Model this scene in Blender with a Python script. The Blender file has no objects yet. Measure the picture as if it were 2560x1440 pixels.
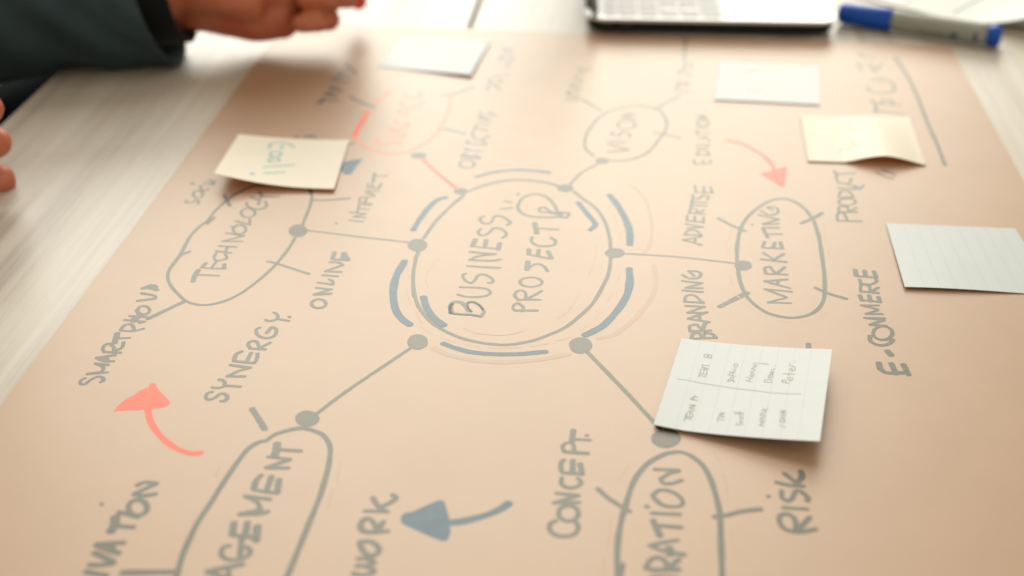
import bpy, bmesh, math, random
from mathutils import Vector, Matrix, noise
random.seed(7)
C = bpy.context.scene.collection
R = math.radians
TZ = 0.74                     # height of the table top above the floor
CAMH = 0.38                   # camera above the table top
PITCH = 0.53768               # radians below the horizon
F = 3294.0                    # focal length in photo pixels (2560 wide)

# ---------------------------------------------------------------- camera
cd = bpy.data.cameras.new('camera'); cam = bpy.data.objects.new('camera', cd); C.objects.link(cam)
cam.location = (0, 0, TZ + CAMH); cam.rotation_euler = (math.pi/2 - PITCH, 0, 0)
cd.sensor_width = 36; cd.lens = F/2560*36; cd.clip_start = 0.01; cd.clip_end = 50
cd.dof.use_dof = True; cd.dof.focus_distance = 0.70; cd.dof.aperture_fstop = 4.0; cd.dof.aperture_blades = 0
bpy.context.scene.camera = cam
# ---------------------------------------------------------------- world, lights
w = bpy.data.worlds.new('World'); bpy.context.scene.world = w; w.use_nodes = True
bg = w.node_tree.nodes['Background']; bg.inputs[0].default_value = (1.0, 0.87, 0.68, 1); bg.inputs[1].default_value = 0.64
def area(name, loc, target, sx, sy, radiance, col):
    l = bpy.data.lights.new(name, 'AREA'); l.shape = 'RECTANGLE'; l.size = sx; l.size_y = sy
    l.energy = radiance*math.pi*sx*sy; l.color = col
    o = bpy.data.objects.new(name, l); C.objects.link(o); o.location = loc
    o.rotation_euler = (Vector(loc)-Vector(target)).to_track_quat('Z', 'Y').to_euler()
    return o
area('lower_window_light', (-0.3, 6.9, TZ+2.5), (0.0, 0.8, TZ), 5.8, 2.2, 6.9, (0.99, 0.985, 0.90))
area('upper_window_light', (-0.4, 5.3, TZ+5.0), (0.0, 0.8, TZ), 4.2, 3.2, 3.6, (0.99, 0.98, 0.93))
vs = bpy.context.scene.view_settings
vs.view_transform = 'Standard'; vs.look = 'None'; vs.exposure = 0.26; vs.gamma = 1
bpy.context.scene.cycles.use_denoising = True

# ---------------------------------------------------------------- picture point -> place
cp, sp = math.cos(PITCH), math.sin(PITCH)
CAM = Vector((0, 0, TZ+CAMH))
def ray(px, py):
    x = (px-1280)/F; y = -(py-720)/F
    return Vector((x, cp + y*sp, -sp + y*cp))
def PZ(px, py, h=0.0):
    d = ray(px, py); return CAM + d*((h-CAMH)/d.z)
def PY(px, py, Y):
    d = ray(px, py); return CAM + d*(Y/d.y)
def project(p):
    v = p-CAM; z = v.y*cp - v.z*sp; u = v.y*sp + v.z*cp
    return 1280+F*v.x/z, 720-F*u/z

# ---------------------------------------------------------------- helpers
def tag(o, label=None, cat=None, group=None, kind=None):
    if label: o['label'] = label
    if cat: o['category'] = cat
    if group: o['group'] = group
    if kind: o['kind'] = kind
    return o
def empty(name, loc):
    o = bpy.data.objects.new(name, None); C.objects.link(o); o.location = loc; o.empty_display_size = 0.02
    return o
def link(name, me, mat, parent=None, smooth=False):
    o = bpy.data.objects.new(name, me); C.objects.link(o)
    if mat is not None and not me.materials: me.materials.append(mat)
    if smooth:
        for p in me.polygons: p.use_smooth = True
    if parent is not None:
        o.parent = parent; o.matrix_parent_inverse = Matrix.Translation(-parent.location) if parent.parent is None else Matrix.Identity(4)
    return o
def mesh(name, verts, faces, mat, parent=None, smooth=False):
    me = bpy.data.meshes.new(name); me.from_pydata([tuple(v) for v in verts], [], faces); me.update()
    return link(name, me, mat, parent, smooth)
def bm_obj(name, bm, mat, parent=None, smooth=False):
    me = bpy.data.meshes.new(name); bm.to_mesh(me); bm.free()
    return link(name, me, mat, parent, smooth)

PR_ = 0.44
def mat(name, base, rough=0.5, spec=0.5, metal=0.0, noise_amt=0.0, nscale=60, bump=0.0, bscale=400, trans=None, sheen=0, coords='Object', stretch=None):
    m = bpy.data.materials.new(name); m.use_nodes = True; nt = m.node_tree; n = nt.nodes; L = nt.links
    b = n['Principled BSDF']; out = n['Material Output']
    b.inputs['Base Color'].default_value = (*base, 1); b.inputs['Roughness'].default_value = rough
    b.inputs['Specular IOR Level'].default_value = spec; b.inputs['Metallic'].default_value = metal
    if rough == PR_: b.inputs['Specular Tint'].default_value = (1.0, 0.975, 0.87, 1)
    if sheen: b.inputs['Sheen Weight'].default_value = sheen
    tc = n.new('ShaderNodeTexCoord'); src = tc.outputs[coords]
    if stretch:
        mp = n.new('ShaderNodeMapping'); mp.inputs['Scale'].default_value = stretch[0]; mp.inputs['Rotation'].default_value = (0, 0, stretch[1])
        mp.vector_type = 'POINT'; L.new(src, mp.inputs[0]); src = mp.outputs[0]
    if noise_amt:
        t = n.new('ShaderNodeTexNoise'); t.inputs['Scale'].default_value = nscale; t.inputs['Detail'].default_value = 5; t.inputs['Roughness'].default_value = 0.6
        L.new(src, t.inputs['Vector'])
        r = n.new('ShaderNodeMapRange'); r.inputs[1].default_value = 0.25; r.inputs[2].default_value = 0.75
        r.inputs[3].default_value = 1-noise_amt; r.inputs[4].default_value = 1+noise_amt
        L.new(t.outputs['Fac'], r.inputs[0])
        mx = n.new('ShaderNodeVectorMath'); mx.operation = 'SCALE'; mx.inputs[0].default_value = base
        L.new(r.outputs[0], mx.inputs['Scale']); L.new(mx.outputs[0], b.inputs['Base Color'])
    if bump:
        t2 = n.new('ShaderNodeTexNoise'); t2.inputs['Scale'].default_value = bscale; t2.inputs['Detail'].default_value = 4
        L.new(src, t2.inputs['Vector'])
        bp = n.new('ShaderNodeBump'); bp.inputs['Strength'].default_value = bump; bp.inputs['Distance'].default_value = 0.0006
        L.new(t2.outputs['Fac'], bp.inputs['Height']); L.new(bp.outputs[0], b.inputs['Normal'])
    if trans:
        tr = n.new('ShaderNodeBsdfTranslucent'); tr.inputs[0].default_value = (*trans[0], 1)
        mxs = n.new('ShaderNodeMixShader'); mxs.inputs[0].default_value = trans[1]
        L.new(b.outputs[0], mxs.inputs[1]); L.new(tr.outputs[0], mxs.inputs[2]); L.new(mxs.outputs[0], out.inputs[0])
    return m

# direction of the long edge of the paper in plan (also the grain of the table)
pa, pb = PZ(22, 990), PZ(675, 109)
GD = Vector((pb.x-pa.x, pb.y-pa.y, 0)).normalized(); GN = Vector((GD.y, -GD.x, 0))
GANG = math.atan2(GD.y, GD.x)

PR = 0.44   # roughness shared by the paper and the ink on it
M = {}
M['kraft'] = mat('kraft_paper', (0.360, 0.228, 0.145), PR, 1.0, noise_amt=0.045, nscale=26, bump=0.05, bscale=700)
M['ink'] = mat('grey_black_ink', (0.024, 0.026, 0.010), PR, 0.92, noise_amt=0.45, nscale=180, bump=0.10, bscale=900)
M['blueblack'] = mat('blue_black_ink', (0.022, 0.050, 0.070), PR, 1.0, noise_amt=0.35, nscale=150)
M['blue'] = mat('blue_ink', (0.006, 0.068, 0.125), PR, 0.70, noise_amt=0.28, nscale=120)
M['red'] = mat('coral_ink', (0.70, 0.055, 0.002), PR, 0.66, noise_amt=0.14, nscale=120)
M['red_glare'] = mat('glare_paled_coral_ink', (0.56, 0.150, 0.070), PR, 0.9, noise_amt=0.14, nscale=120)  # window glare over SUCCESS put into the colour of the same coral ink
M['beige'] = mat('faint_pink_ink', (0.315, 0.180, 0.095), PR, 1.0, noise_amt=0.06, nscale=150)
M['pencil'] = mat('pencil_line', (0.36, 0.19, 0.085), PR, 1.0, noise_amt=0.25, nscale=600)
M['pencil_note'] = mat('pencil_on_note', (0.27, 0.27, 0.23), 0.5, 0.5, noise_amt=0.25, nscale=900)
M['rule'] = mat('ruled_line', (0.51, 0.54, 0.52), 0.5, 0.5)
M['faint'] = mat('faint_writing', (0.50, 0.53, 0.38), 0.5, 0.5)
M['matte_ink'] = mat('soft_graphite', (0.022, 0.026, 0.020), 0.60, 0.8, noise_amt=0.5, nscale=200)
M['note_ink'] = mat('light_blue_note_ink', (0.22, 0.42, 0.45), 0.5, 0.5, noise_amt=0.4, nscale=500)
M['note_white'] = mat('white_note', (0.55, 0.60, 0.61), 0.46, 0.6, noise_amt=0.02, nscale=60, bump=0.06, bscale=300, trans=((0.75, 0.6, 0.35), 0.12))
M['note_bluish'] = mat('cool_white_note', (0.54, 0.60, 0.62), 0.46, 0.6, noise_amt=0.02, nscale=60, bump=0.06, bscale=300, trans=((0.75, 0.6, 0.35), 0.12))
M['note_yellow'] = mat('pale_yellow_note', (0.88, 0.92, 0.80), 0.50, 0.7, noise_amt=0.02, nscale=60, bump=0.06, bscale=300, trans=((1.0, 0.45, 0.0), 0.27))

# ---------------------------------------------------------------- floor and table
floor_m = mat('dark_floor', (0.035, 0.034, 0.032), 0.6, 0.4, noise_amt=0.3, nscale=5)
tag(mesh('floor', [(-4, -3, 0), (4, -3, 0), (4, 6, 0), (-4, 6, 0)], [(0, 1, 2, 3)], floor_m), kind='structure')

def wood():
    m = bpy.data.materials.new('pale_wood'); m.use_nodes = True; nt = m.node_tree; n = nt.nodes; L = nt.links
    b = n['Principled BSDF']; b.inputs['Roughness'].default_value = 0.40; b.inputs['Specular IOR Level'].default_value = 0.64
    tc = n.new('ShaderNodeTexCoord')
    rot = n.new('ShaderNodeMapping'); rot.inputs['Rotation'].default_value = (0, 0, -GANG); L.new(tc.outputs['Object'], rot.inputs[0])
    def layer(sx, sy, det):
        mp = n.new('ShaderNodeMapping'); mp.inputs['Scale'].default_value = (sx, sy, 1); L.new(rot.outputs[0], mp.inputs[0])
        t = n.new('ShaderNodeTexNoise'); t.inputs['Scale'].default_value = 1; t.inputs['Detail'].default_value = det; t.inputs['Roughness'].default_value = 0.65
        t.inputs['Distortion'].default_value = 0.35
        L.new(mp.outputs[0], t.inputs['Vector']); return t
    a = layer(4, 130, 6); c = layer(1.3, 26, 3); f = layer(30, 900, 2)
    ad = n.new('ShaderNodeMath'); ad.operation = 'MULTIPLY_ADD'; L.new(a.outputs['Fac'], ad.inputs[0]); ad.inputs[1].default_value = 0.55
    L.new(c.outputs['Fac'], ad.inputs[2])
    ad2 = n.new('ShaderNodeMath'); ad2.operation = 'MULTIPLY_ADD'; L.new(f.outputs['Fac'], ad2.inputs[0]); ad2.inputs[1].default_value = 0.12; L.new(ad.outputs[0], ad2.inputs[2])
    cr = n.new('ShaderNodeValToRGB'); L.new(ad2.outputs[0], cr.inputs[0])
    e = cr.color_ramp.elements
    e[0].position = 0.58; e[0].color = (0.26, 0.225, 0.18, 1)
    e[1].position = 1.02; e[1].color = (0.50, 0.465, 0.40, 1)
    x = cr.color_ramp.elements.new(0.78); x.color = (0.42, 0.38, 0.32, 1)
    L.new(cr.outputs[0], b.inputs['Base Color'])
    bp = n.new('ShaderNodeBump'); bp.inputs['Strength'].default_value = 0.12; bp.inputs['Distance'].default_value = 0.0004
    L.new(a.outputs['Fac'], bp.inputs['Height']); L.new(bp.outputs[0], b.inputs['Normal'])
    return m
M['wood'] = wood()
M['leg'] = mat('dark_leg_paint', (0.03, 0.03, 0.032), 0.4, 0.5)
tl = empty('table', (0, 0.8, TZ)); tag(tl, 'pale wood grain table with a narrow dark joint beyond the paper', 'table')
def along(p, s, t): return Vector((p.x, p.y, 0)) + GD*s + GN*t
edge0 = PZ(45, 270)           # left edge of the table
seam0 = PZ(1188, 32)
def offs(p): return (Vector((p.x, p.y, 0))-Vector((edge0.x, edge0.y, 0))).dot(GN)
s_seam = offs(seam0)
bounds = [(0.0, s_seam-0.0016), (s_seam+0.0016, s_seam+0.62)]
org = Vector((edge0.x, edge0.y, 0)) - GD*(Vector((edge0.x, edge0.y, 0)).dot(GD))
for k, (a, b_) in enumerate(bounds):
    bm = bmesh.new()
    vs_ = []
    for (s, t) in ((-0.35, a), (-0.35, b_), (1.75, b_), (1.75, a)):
        q = org + GD*s + GN*t; vs_.append((q.x, q.y))
    lo = [bm.verts.new((x, y, TZ-0.028)) for x, y in vs_]; hi = [bm.verts.new((x, y, TZ)) for x, y in vs_]
    bm.faces.new(lo[::-1]); bm.faces.new(hi)
    for i in range(4): bm.faces.new((lo[i], lo[(i+1) % 4], hi[(i+1) % 4], hi[i]))
    bmesh.ops.bevel(bm, geom=[e for e in bm.edges], offset=0.0012, segments=2, affect='EDGES')
    bm_obj('board', bm, M['wood'], tl)
for s in (-0.25, 1.65):
    for t in (0.08, s_seam+0.54):
        bm = bmesh.new(); q = org + GD*s + GN*t
        bmesh.ops.create_cone(bm, cap_ends=True, segments=16, radius1=0.022, radius2=0.028, depth=TZ-0.03, matrix=Matrix.Translation((q.x, q.y, (TZ-0.03)/2)))
        bm_obj('leg', bm, M['leg'], tl, True)

# ---------------------------------------------------------------- the big drawing sheet
def line_x(pA, pB, y): return pA.x + (pB.x-pA.x)*(y-pA.y)/(pB.y-pA.y)
rA, rB = PZ(2552, 442), PZ(2380, 124)
fA, fB = PZ(950, 64), PZ(2370, 117)
def isect(a, b, c, d):
    r = b-a; s = d-c; k = ((c.x-a.x)*s.y-(c.y-a.y)*s.x)/(r.x*s.y-r.y*s.x); return a+r*k
FL = isect(pa, pb, fA, fB); FR = isect(rA, rB, fA, fB)
NLp = Vector((line_x(pa, pb, 0.20), 0.20, 0)); NRp = Vector((line_x(rA, rB, 0.16), 0.16, 0))
PT = 0.0005
bm = bmesh.new(); cs = [NLp, NRp, FR, FL]
lo = [bm.verts.new((c.x, c.y, TZ+0.0001)) for c in cs]; hi = [bm.verts.new((c.x, c.y, TZ+PT)) for c in cs]
bm.faces.new(lo[::-1]); bm.faces.new(hi)
for i in range(4): bm.faces.new((lo[i], lo[(i+1) % 4], hi[(i+1) % 4], hi[i]))
paper = empty('drawing_paper', (0.05, 0.7, TZ))
tag(paper, 'large sheet of brown kraft paper with a hand drawn mind map lying on the table', 'paper')
bm_obj('sheet', bm, M['kraft'], paper)

# ---- strokes of ink: thin ribbons on a surface
SURF = lambda x, y, z: Vector((x, y, z))
stag = [0]
WK = 0.88
def catmull(P, step):
    if len(P) == 2:
        n = max(2, int((P[1]-P[0]).length/step)+1)
        return [P[0].lerp(P[1], i/n) for i in range(n+1)]
    Q = [P[0]*2-P[1]]+P+[P[-1]*2-P[-2]]; out = []
    for i in range(1, len(Q)-2):
        p0, p1, p2, p3 = Q[i-1:i+3]; n = max(2, int((p2-p1).length/step)+1)
        for k in range(n):
            t = k/n
            out.append(0.5*((2*p1)+(p2-p0)*t+(2*p0-5*p1+4*p2-p3)*t*t+(3*p1-p0-3*p2+p3)*t**3))
    out.append(P[-1]); return out
def ribbon(V, Fc, P, wd, z0, closed=False, wob=0.10):
    """P: list of 2D vectors on the sheet; appends verts (x,y,z) and faces"""
    wd = wd*WK; step = 0.0011 if wd > 0.0012 else 0.0014
    if closed:
        n0 = len(P); Q = [P[-1]]+P+[P[0], P[1]]; S = []
        for i in range(1, len(Q)-2):
            p0, p1, p2, p3 = Q[i-1:i+3]; n = max(2, int((p2-p1).length/step)+1)
            for k in range(n):
                t = k/n; S.append(0.5*((2*p1)+(p2-p0)*t+(2*p0-5*p1+4*p2-p3)*t*t+(3*p1-p0-3*p2+p3)*t**3))
    else: S = catmull(P, step)
    n = len(S); seed = random.random()*50; base = len(V); rows = []
    for i, p in enumerate(S):
        a = S[(i-1) % n] if closed else S[max(0, i-1)]; b = S[(i+1) % n] if closed else S[min(n-1, i+1)]
        d = b-a
        if d.length < 1e-9: d = Vector((1, 0))
        d.normalize(); nn = Vector((-d.y, d.x))
        k = 1+wob*noise.noise(Vector((seed, i*0.09, 0)))*2
        e = 0.06*noise.noise(Vector((seed+9, i*0.35, 0)))
        h = wd/2*k; z = z0+i*min(1.0e-6, 1.5e-5/n)
        q = p+nn*h*(1+e); r = p-nn*h*(1-e)
        V.append((q.x, q.y, z)); V.append((r.x, r.y, z)); rows.append((h, nn, d))
    m = n if closed else n-1
    for i in range(m):
        a = base+2*i; b = base+2*((i+1) % n); Fc.append((a, a+1, b+1, b))
    if not closed:
        for end in (0, n-1):
            h, nn, d = rows[end]; p = S[end]; sgn = -1 if end == 0 else 1
            idx = []
            for k in range(7):
                t = math.pi*k/6-math.pi/2
                q = p+nn*(h*math.sin(t))+d*(sgn*h*0.8*math.cos(t))
                V.append((q.x, q.y, z0+end*min(1.0e-6, 1.5e-5/n))); idx.append(len(V)-1)
            Fc.append(tuple(idx if sgn > 0 else idx[::-1]))
def up_faces(V, Fc):
    out = []
    for f in Fc:
        a = 0
        for i in range(len(f)):
            p, q = V[f[i]], V[f[(i+1) % len(f)]]; a += p[0]*q[1]-q[0]*p[1]
        out.append(f if a > 0 else f[::-1])
    return out
def split_corners(P, lim=78):
    out = [[P[0]]]
    for i in range(1, len(P)-1):
        out[-1].append(P[i]); a = P[i]-P[i-1]; b = P[i+1]-P[i]
        if a.length and b.length and a.angle(b) > R(lim): out.append([P[i].copy()])
    out[-1].append(P[-1]); return [s for s in out if len(s) > 1]
def zlev():
    stag[0] = (stag[0]+1) % 12; return TZ+PT+0.00002+stag[0]*0.000005
def ink(name, items, crop=(0, 0, 1), m='ink', w=2.3, label=None, parent=None):
    if name == 'pencil_guide' and len(items) > 1:
        for it in items: ink(name, [it], crop, m, w, label, parent)
        return
    """items: ('s', pts, w) stroke, ('e', cx, cy, rx, ry) outline ellipse, ('d', cx, cy, rx, ry) filled, ('p', pts) polygon"""
    ox, oy, sc = crop; V = []; Fc = []
    def px(x, y):
        q = PZ(ox+x/sc, oy+y/sc, PT); return Vector((q.x, q.y))
    for it in items:
        if isinstance(it, list): it = ('s', it, w)
        k = it[0]
        if k == 's':
            P = [px(*p) for p in it[1]]
            for seg in split_corners(P): ribbon(V, Fc, seg, (it[2] if len(it) > 2 else w)*0.001, zlev())
        elif k == 'e':
            P = [px(it[1]+it[3]*math.cos(t*math.pi/6), it[2]+it[4]*math.sin(t*math.pi/6)) for t in range(12)]
            ribbon(V, Fc, P, w*0.001, zlev(), closed=True)
        elif k in 'dp':
            if k == 'd':
                sd = random.random()*30
                P = [px(it[1]+it[3]*(1+0.07*noise.noise(Vector((sd, math.cos(t*math.pi/14)*1.5, math.sin(t*math.pi/14)*1.5))))*math.cos(t*math.pi/14),
                        it[2]+it[4]*(1+0.07*noise.noise(Vector((sd+4, math.cos(t*math.pi/14)*1.5, math.sin(t*math.pi/14)*1.5))))*math.sin(t*math.pi/14)) for t in range(28)]
            else: P = [px(*p) for p in it[1]]
            z = zlev(); b = len(V)
            for p in P: V.append((p.x, p.y, z))
            Fc.append(tuple(range(b, b+len(P))))
    o = mesh(name, V, up_faces(V, Fc), M[m], parent or paper)
    if label: o['label'] = label
    return o

A = (1090, 460, 3.892)
ink('lettering', [('s', [(130,1250),(240,1265),(340,1270),(440,1290)],2.2), ('s',[(150,1240),(142,1190),(170,1152),(230,1150),(280,1180),(318,1235)],3.4), ('s',[(340,1240),(300,1200),(310,1155),(360,1150),(420,1180),(466,1240),(440,1285)],2.6),
 [(212,1076),(300,1098),(420,1098),(500,1082),(530,1055),(500,1025),(420,1010),(320,1005),(235,1005)],
 [(290,872),(262,885),(270,920),(300,950),(345,965),(375,940),(410,890),(450,880),(510,895),(555,935),(545,960),(505,962)],
 [(302,798),(460,808),(625,817)], [(630,735),(560,745),(440,745),(325,737)],[(325,737),(420,700),(580,682)],[(580,682),(450,672),(330,660)],
 ('s',[(385,540),(350,605)],3.4), [(350,605),(470,620),(605,632)], ('s',[(490,545),(472,620)],3.2), ('s',[(620,575),(605,640)],3.4),
 [(440,435),(412,460),(425,495),(470,500),(520,470),(560,430),(610,430),(670,460),(685,495),(645,525)],
 [(465,315),(432,330),(440,370),(490,390),(540,370),(565,320),(610,310),(670,330),(725,375),(690,400)],
 ('s',[(630,245),(745,232)],1.8), ('s',[(665,168),(735,182)],1.8), ('d',800,100,16,10)], A, w=2.2, label='BUSINESS in grey marker with quote marks')
ink('lettering', [[(790,1235),(750,1215),(762,1172),(800,1160),(850,1200),(835,1238)], [(760,1228),(860,1230),(985,1230)],
 [(790,1130),(900,1125),(1015,1128)], [(800,1128),(765,1085),(790,1045),(830,1035),(870,1060),(872,1120)], [(880,1120),(960,1080),(1030,1040)],
 ('e',925,955,108,46), ('s',[(895,755),(885,835)],4), [(890,830),(950,785),(1010,780),(1060,810),(1085,850)],
 ('s',[(905,635),(900,685)],3.4), [(900,685),(990,705),(1110,725)],('s',[(1000,640),(990,700)],3.2),('s',[(1090,655),(1125,725)],3.4),
 [(935,515),(930,560),(990,600),(1080,605),(1150,590),(1160,550),(1115,522)], ('s',[(960,380),(980,480)],4), [(980,432),(1190,445)]], A, w=2.3, label='PROJECT in grey marker')
ink('light_bulb_drawing', [[(1180,320),(1080,325),(920,315),(830,280),(795,225),(830,150),(900,110),(990,100),(1080,130),(1140,190),(1180,260)],
 [(1210,290),(1120,270),(1050,225),(1005,240),(1010,270),(1080,275),(1200,300)], [(1180,268),(1300,285)],[(1300,285),(1272,330)],[(1272,330),(1185,318)],[(1230,280),(1215,325)]], A, w=2.4, label='small light bulb sketch')
G5 = (800, 450, 2.667)
ink('pencil_shading', [('s', [(132,1262),(240,1274),(340,1278),(436,1296)],0.8), ('s',[(150,1262),(136,1230),(140,1190),(158,1165)],1.7), ('s',[(345,1245),(310,1205),(302,1180)],1.1), ('s',[(310,1160),(360,1148),(420,1178),(462,1225)],0.9)], A, 'matte_ink', label='dark soft shading on the letter B')
ink('pencil_shading', [('s', [(628,745),(634,800),(655,850),(695,905)],1.3)], G5, 'matte_ink', label='darker patch of the central ring')
ink('ring', [[(990,75),(1080,40),(1180,15),(1300,0),(1420,5),(1520,20),(1600,45)], [(1690,75),(1760,130),(1840,190),(1900,280),(1930,380),(1940,480)],
 [(1940,510),(1925,620),(1880,720),(1820,820),(1740,900),(1640,980),(1520,1035),(1400,1075),(1260,1098),(1120,1092),(980,1065),(870,1025),(770,970),(700,905),(650,830),(625,740)],
 [(628,780),(620,680),(625,600),(640,520),(660,470)], [(690,390),(760,290),(830,215),(900,150),(960,100)]], G5, w=2.7, label='large central ring drawn in grey marker')
for d in [(940,75,48,22),(1635,55,55,25),(650,435,66,42),(1967,487,66,33),(650,1080,70,52),(1738,1103,78,55)]:
    ink('node_dot', [('d',)+d], G5)
for d in [(1047,389,20,8),(1506,402,18,8),(745,577,24,16),(1858,664,22,13),(768,1047,31,20),(1665,1097,37,24)]:
    ink('node_dot', [('d',)+d])
for p, w_ in [([(620,335),(660,270),(720,190),(780,135),(840,115)],4.2), ([(1720,150),(1770,210),(1820,270),(1835,300),(1800,335)],4), ([(1930,100),(1985,170),(2040,270),(2065,350),(2065,430)],5),
 ([(2062,590),(2065,680),(2045,770),(1990,860),(1900,960),(1830,1005),(1765,1035)],5), ([(565,540),(510,640),(488,740),(500,850),(540,920),(600,965)],5),
 ([(690,780),(710,850),(760,920),(825,970)],4.8), ([(820,1090),(900,1120),(1020,1150),(1180,1162),(1340,1160),(1505,1145)],4.4), ([(1040,-20),(1150,-50),(1280,-65),(1400,-63),(1530,-50)],3.2)]:
    ink('blue_arc', [p], G5, 'blue', w_)
for p, w_ in [([(2060,30),(2130,80),(2180,160),(2210,270),(2210,380),(2190,450),(2160,485)],2.4), ([(2225,570),(2240,660),(2220,770),(2150,870),(2060,960),(1960,1030),(1855,1055)],3.6), ([(755,1120),(840,1160),(960,1190),(1120,1212),(1300,1212),(1480,1195),(1660,1160)],3.8)]:
    ink('beige_arc', [p], G5, 'beige', w_)
ink('pencil_guide', [[(785,525),(730,600),(705,660),(725,725)],[(955,985),(1040,1020),(1180,1035),(1290,1025),(1350,1005)],[(1850,420),(1835,520),(1790,640)],[(1730,765),(1680,840),(1640,890),(1580,925)],
 [(585,560),(590,650)],[(580,730),(600,830)],[(640,880),(680,960)],[(670,980),(745,1028)],[(800,1045),(900,1085)],[(950,1095),(1060,1110)],[(1120,1120),(1340,1118)],[(1400,1110),(1520,1092)],[(1570,1075),(1680,1050)],
 [(1740,1010),(1780,970)],[(1830,930),(1870,880)],[(1915,815),(1955,740)],[(1985,690),(2000,620)],[(2000,350),(2005,400)],[(1960,220),(1985,290)],[(780,200),(830,165)]], G5, 'pencil', 0.7)
# connectors
ink('connector_line', [[(1560,634),(1700,643),(1850,660)]], w=1.9)
ink('connector_line', [[(768,576),(880,590),(1022,606)]], w=1.9)
ink('connector_line', [[(1024,872),(960,915),(900,955),(850,990),(792,1034)]], w=2.6)
ink('connector_line', [[(1466,878),(1560,975),(1650,1072)]], w=2.8)
ink('connector_line', [[(1422,465),(1450,435),(1497,408)]], w=2.2)
ink('connector_line', [[(1057,398),(1090,430),(1142,472)]], m='red', w=2.6, label='coral red connector line')
# technology bubble
T3 = (400, 440, 4)
ink('bubble_outline', [[(1440,100),(1500,140),(1518,220),(1500,300),(1460,400),(1425,490)], [(1350,620),(1290,720),(1180,860),(1060,980),(900,1110),(760,1200),(600,1265),(430,1290),(280,1260),(180,1180),(110,1100),(80,1030),(85,960),(130,880),(200,790),(300,610),(380,520),(480,440),(560,340),(650,260),(760,180),(960,95),(1200,70)],
 [(640,190),(700,300)],[(130,890),(200,800),(300,755)],[(545,415),(470,480)],[(1075,855),(1180,880),(1490,980)],[(1530,240),(1640,243),(1900,225)]], T3, w=2.4, label='bubble around TECHNOLOGY with tick marks')
ink('branch_line', [[(458,755),(424,771),(370,797)]], w=3.6)
ink('lettering', [('s',[(330,1055),(350,990),(385,940)],3.6),[(365,990),(470,992),(590,997)],
 ('s',[(415,915),(460,870)],2.8),[(415,915),(520,925),(655,928)],[(510,925),(560,860)],('s',[(640,925),(645,880)],3),
 [(565,770),(540,810),(560,845),(620,840),(670,820),(650,780)],[(555,750),(710,770)],[(590,700),(765,710)],[(650,765),(680,700)],
 [(825,655),(620,655)],[(620,655),(840,600)],[(840,600),(665,570)],('e',795,535,64,46),[(710,505),(755,512)],
 [(760,450),(900,490)],[(900,490),(895,430)],('e',880,370,70,46),[(870,265),(875,300),(960,335),(1030,325),(1070,290),(1050,255)],[(980,290),(1000,240)],
 [(910,210),(980,240),(1020,200),(990,160)],[(1020,210),(1190,207)]], T3, w=2.0, label='TECHNOLOGY in grey marker')
ink('lettering', [[(265,245),(260,270),(320,265),(360,240),(390,255),(375,280)],('e',380,185,48,36),[(420,90),(400,120),(440,150),(490,130)],[(440,70),(540,90)],[(480,45),(560,55)],[(500,40),(540,75)],('d',325,78,25,10)], T3, w=2.0, label='SOCIAL in grey marker beside the folded note')
ink('lettering', [[(150,1195),(100,1220),(95,1260),(140,1265),(200,1220),(280,1180),(340,1185),(355,1220),(320,1238)],
 [(400,1130),(170,1150)],[(170,1148),(330,1120),(355,1070)],[(355,1070),(260,1030)],[(260,1030),(410,1045)],[(275,968),(360,1000),(470,1005)],[(275,965),(490,935)],('s',[(375,955),(390,1000)],3.5),
 [(360,900),(550,908)],[(370,905),(345,870),(370,820),(430,805),(470,850),(470,900)],[(480,890),(560,850),(580,790)],('s',[(510,690),(480,800)],3.8),[(500,750),(650,740)],
 [(550,660),(680,665),(805,638)],[(545,655),(590,600),(670,590),(700,650)],[(590,540),(820,560)],[(650,495),(860,510)],('s',[(690,550),(740,500)],5),('s',[(760,570),(800,560)],3),('e',805,430,68,48),('s',[(730,430),(760,480)],3),
 [(735,325),(930,300),(925,265),(780,238)],('s',[(790,185),(880,180),(960,205)],3.2),('s',[(800,180),(890,145)],2.8),('s',[(880,190),(920,150)],3),('s',[(940,205),(945,160)],3)], (180,680,4.5), w=2.4, label='SMARTPHONE in dark grey marker')
ink('lettering', [[(245,1150),(190,1165),(165,1215),(200,1245),(270,1225),(330,1180),(390,1175),(425,1215),(400,1255),(345,1262)],
 [(240,1095),(300,1105),(370,1090),(395,1050),(370,1010),(325,1005)],[(390,1075),(580,1088)],[(635,965),(420,965)],[(420,965),(560,900),(700,860)],[(700,860),(460,828)],
 ('s',[(595,665),(530,700),(505,765)],2.8),[(500,780),(640,795),(740,805)],('s',[(710,680),(655,790)],3),('s',[(785,690),(780,750),(745,805)],2.8),
 [(690,630),(880,642)],[(700,625),(670,580),(710,545),(770,545),(800,600),(795,635)],[(810,625),(940,560)],
 [(815,380),(775,400),(775,450),(820,490),(890,505),(970,490),(1010,440),(1005,390),(950,375)],('s',[(950,380),(895,445)],2.8),
 [(880,285),(920,300),(990,290),(1030,260),(1015,215),(980,198)],[(1020,275),(1165,298)],('d',1168,252,26,16)], (480,740,4.8), w=2.4, label='SYNERGY. in grey marker')
O4 = (740,420,3.789)
ink('lettering', [('e',215,1285,68,42),[(330,1190),(172,1198)],[(172,1198),(335,1150)],[(335,1150),(190,1135)],[(205,1085),(350,1105)],[(350,1105),(345,1070),(310,1055)],[(250,1015),(395,1027)],
 [(430,985),(275,980)],[(275,980),(445,920)],[(445,920),(400,895),(320,893)],('s',[(365,800),(345,865)],3.2),[(345,865),(500,875)],('s',[(455,805),(445,865)],4),('s',[(465,815),(495,868)],3)], O4, w=2.4, label='ONLINE in grey marker')
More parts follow.
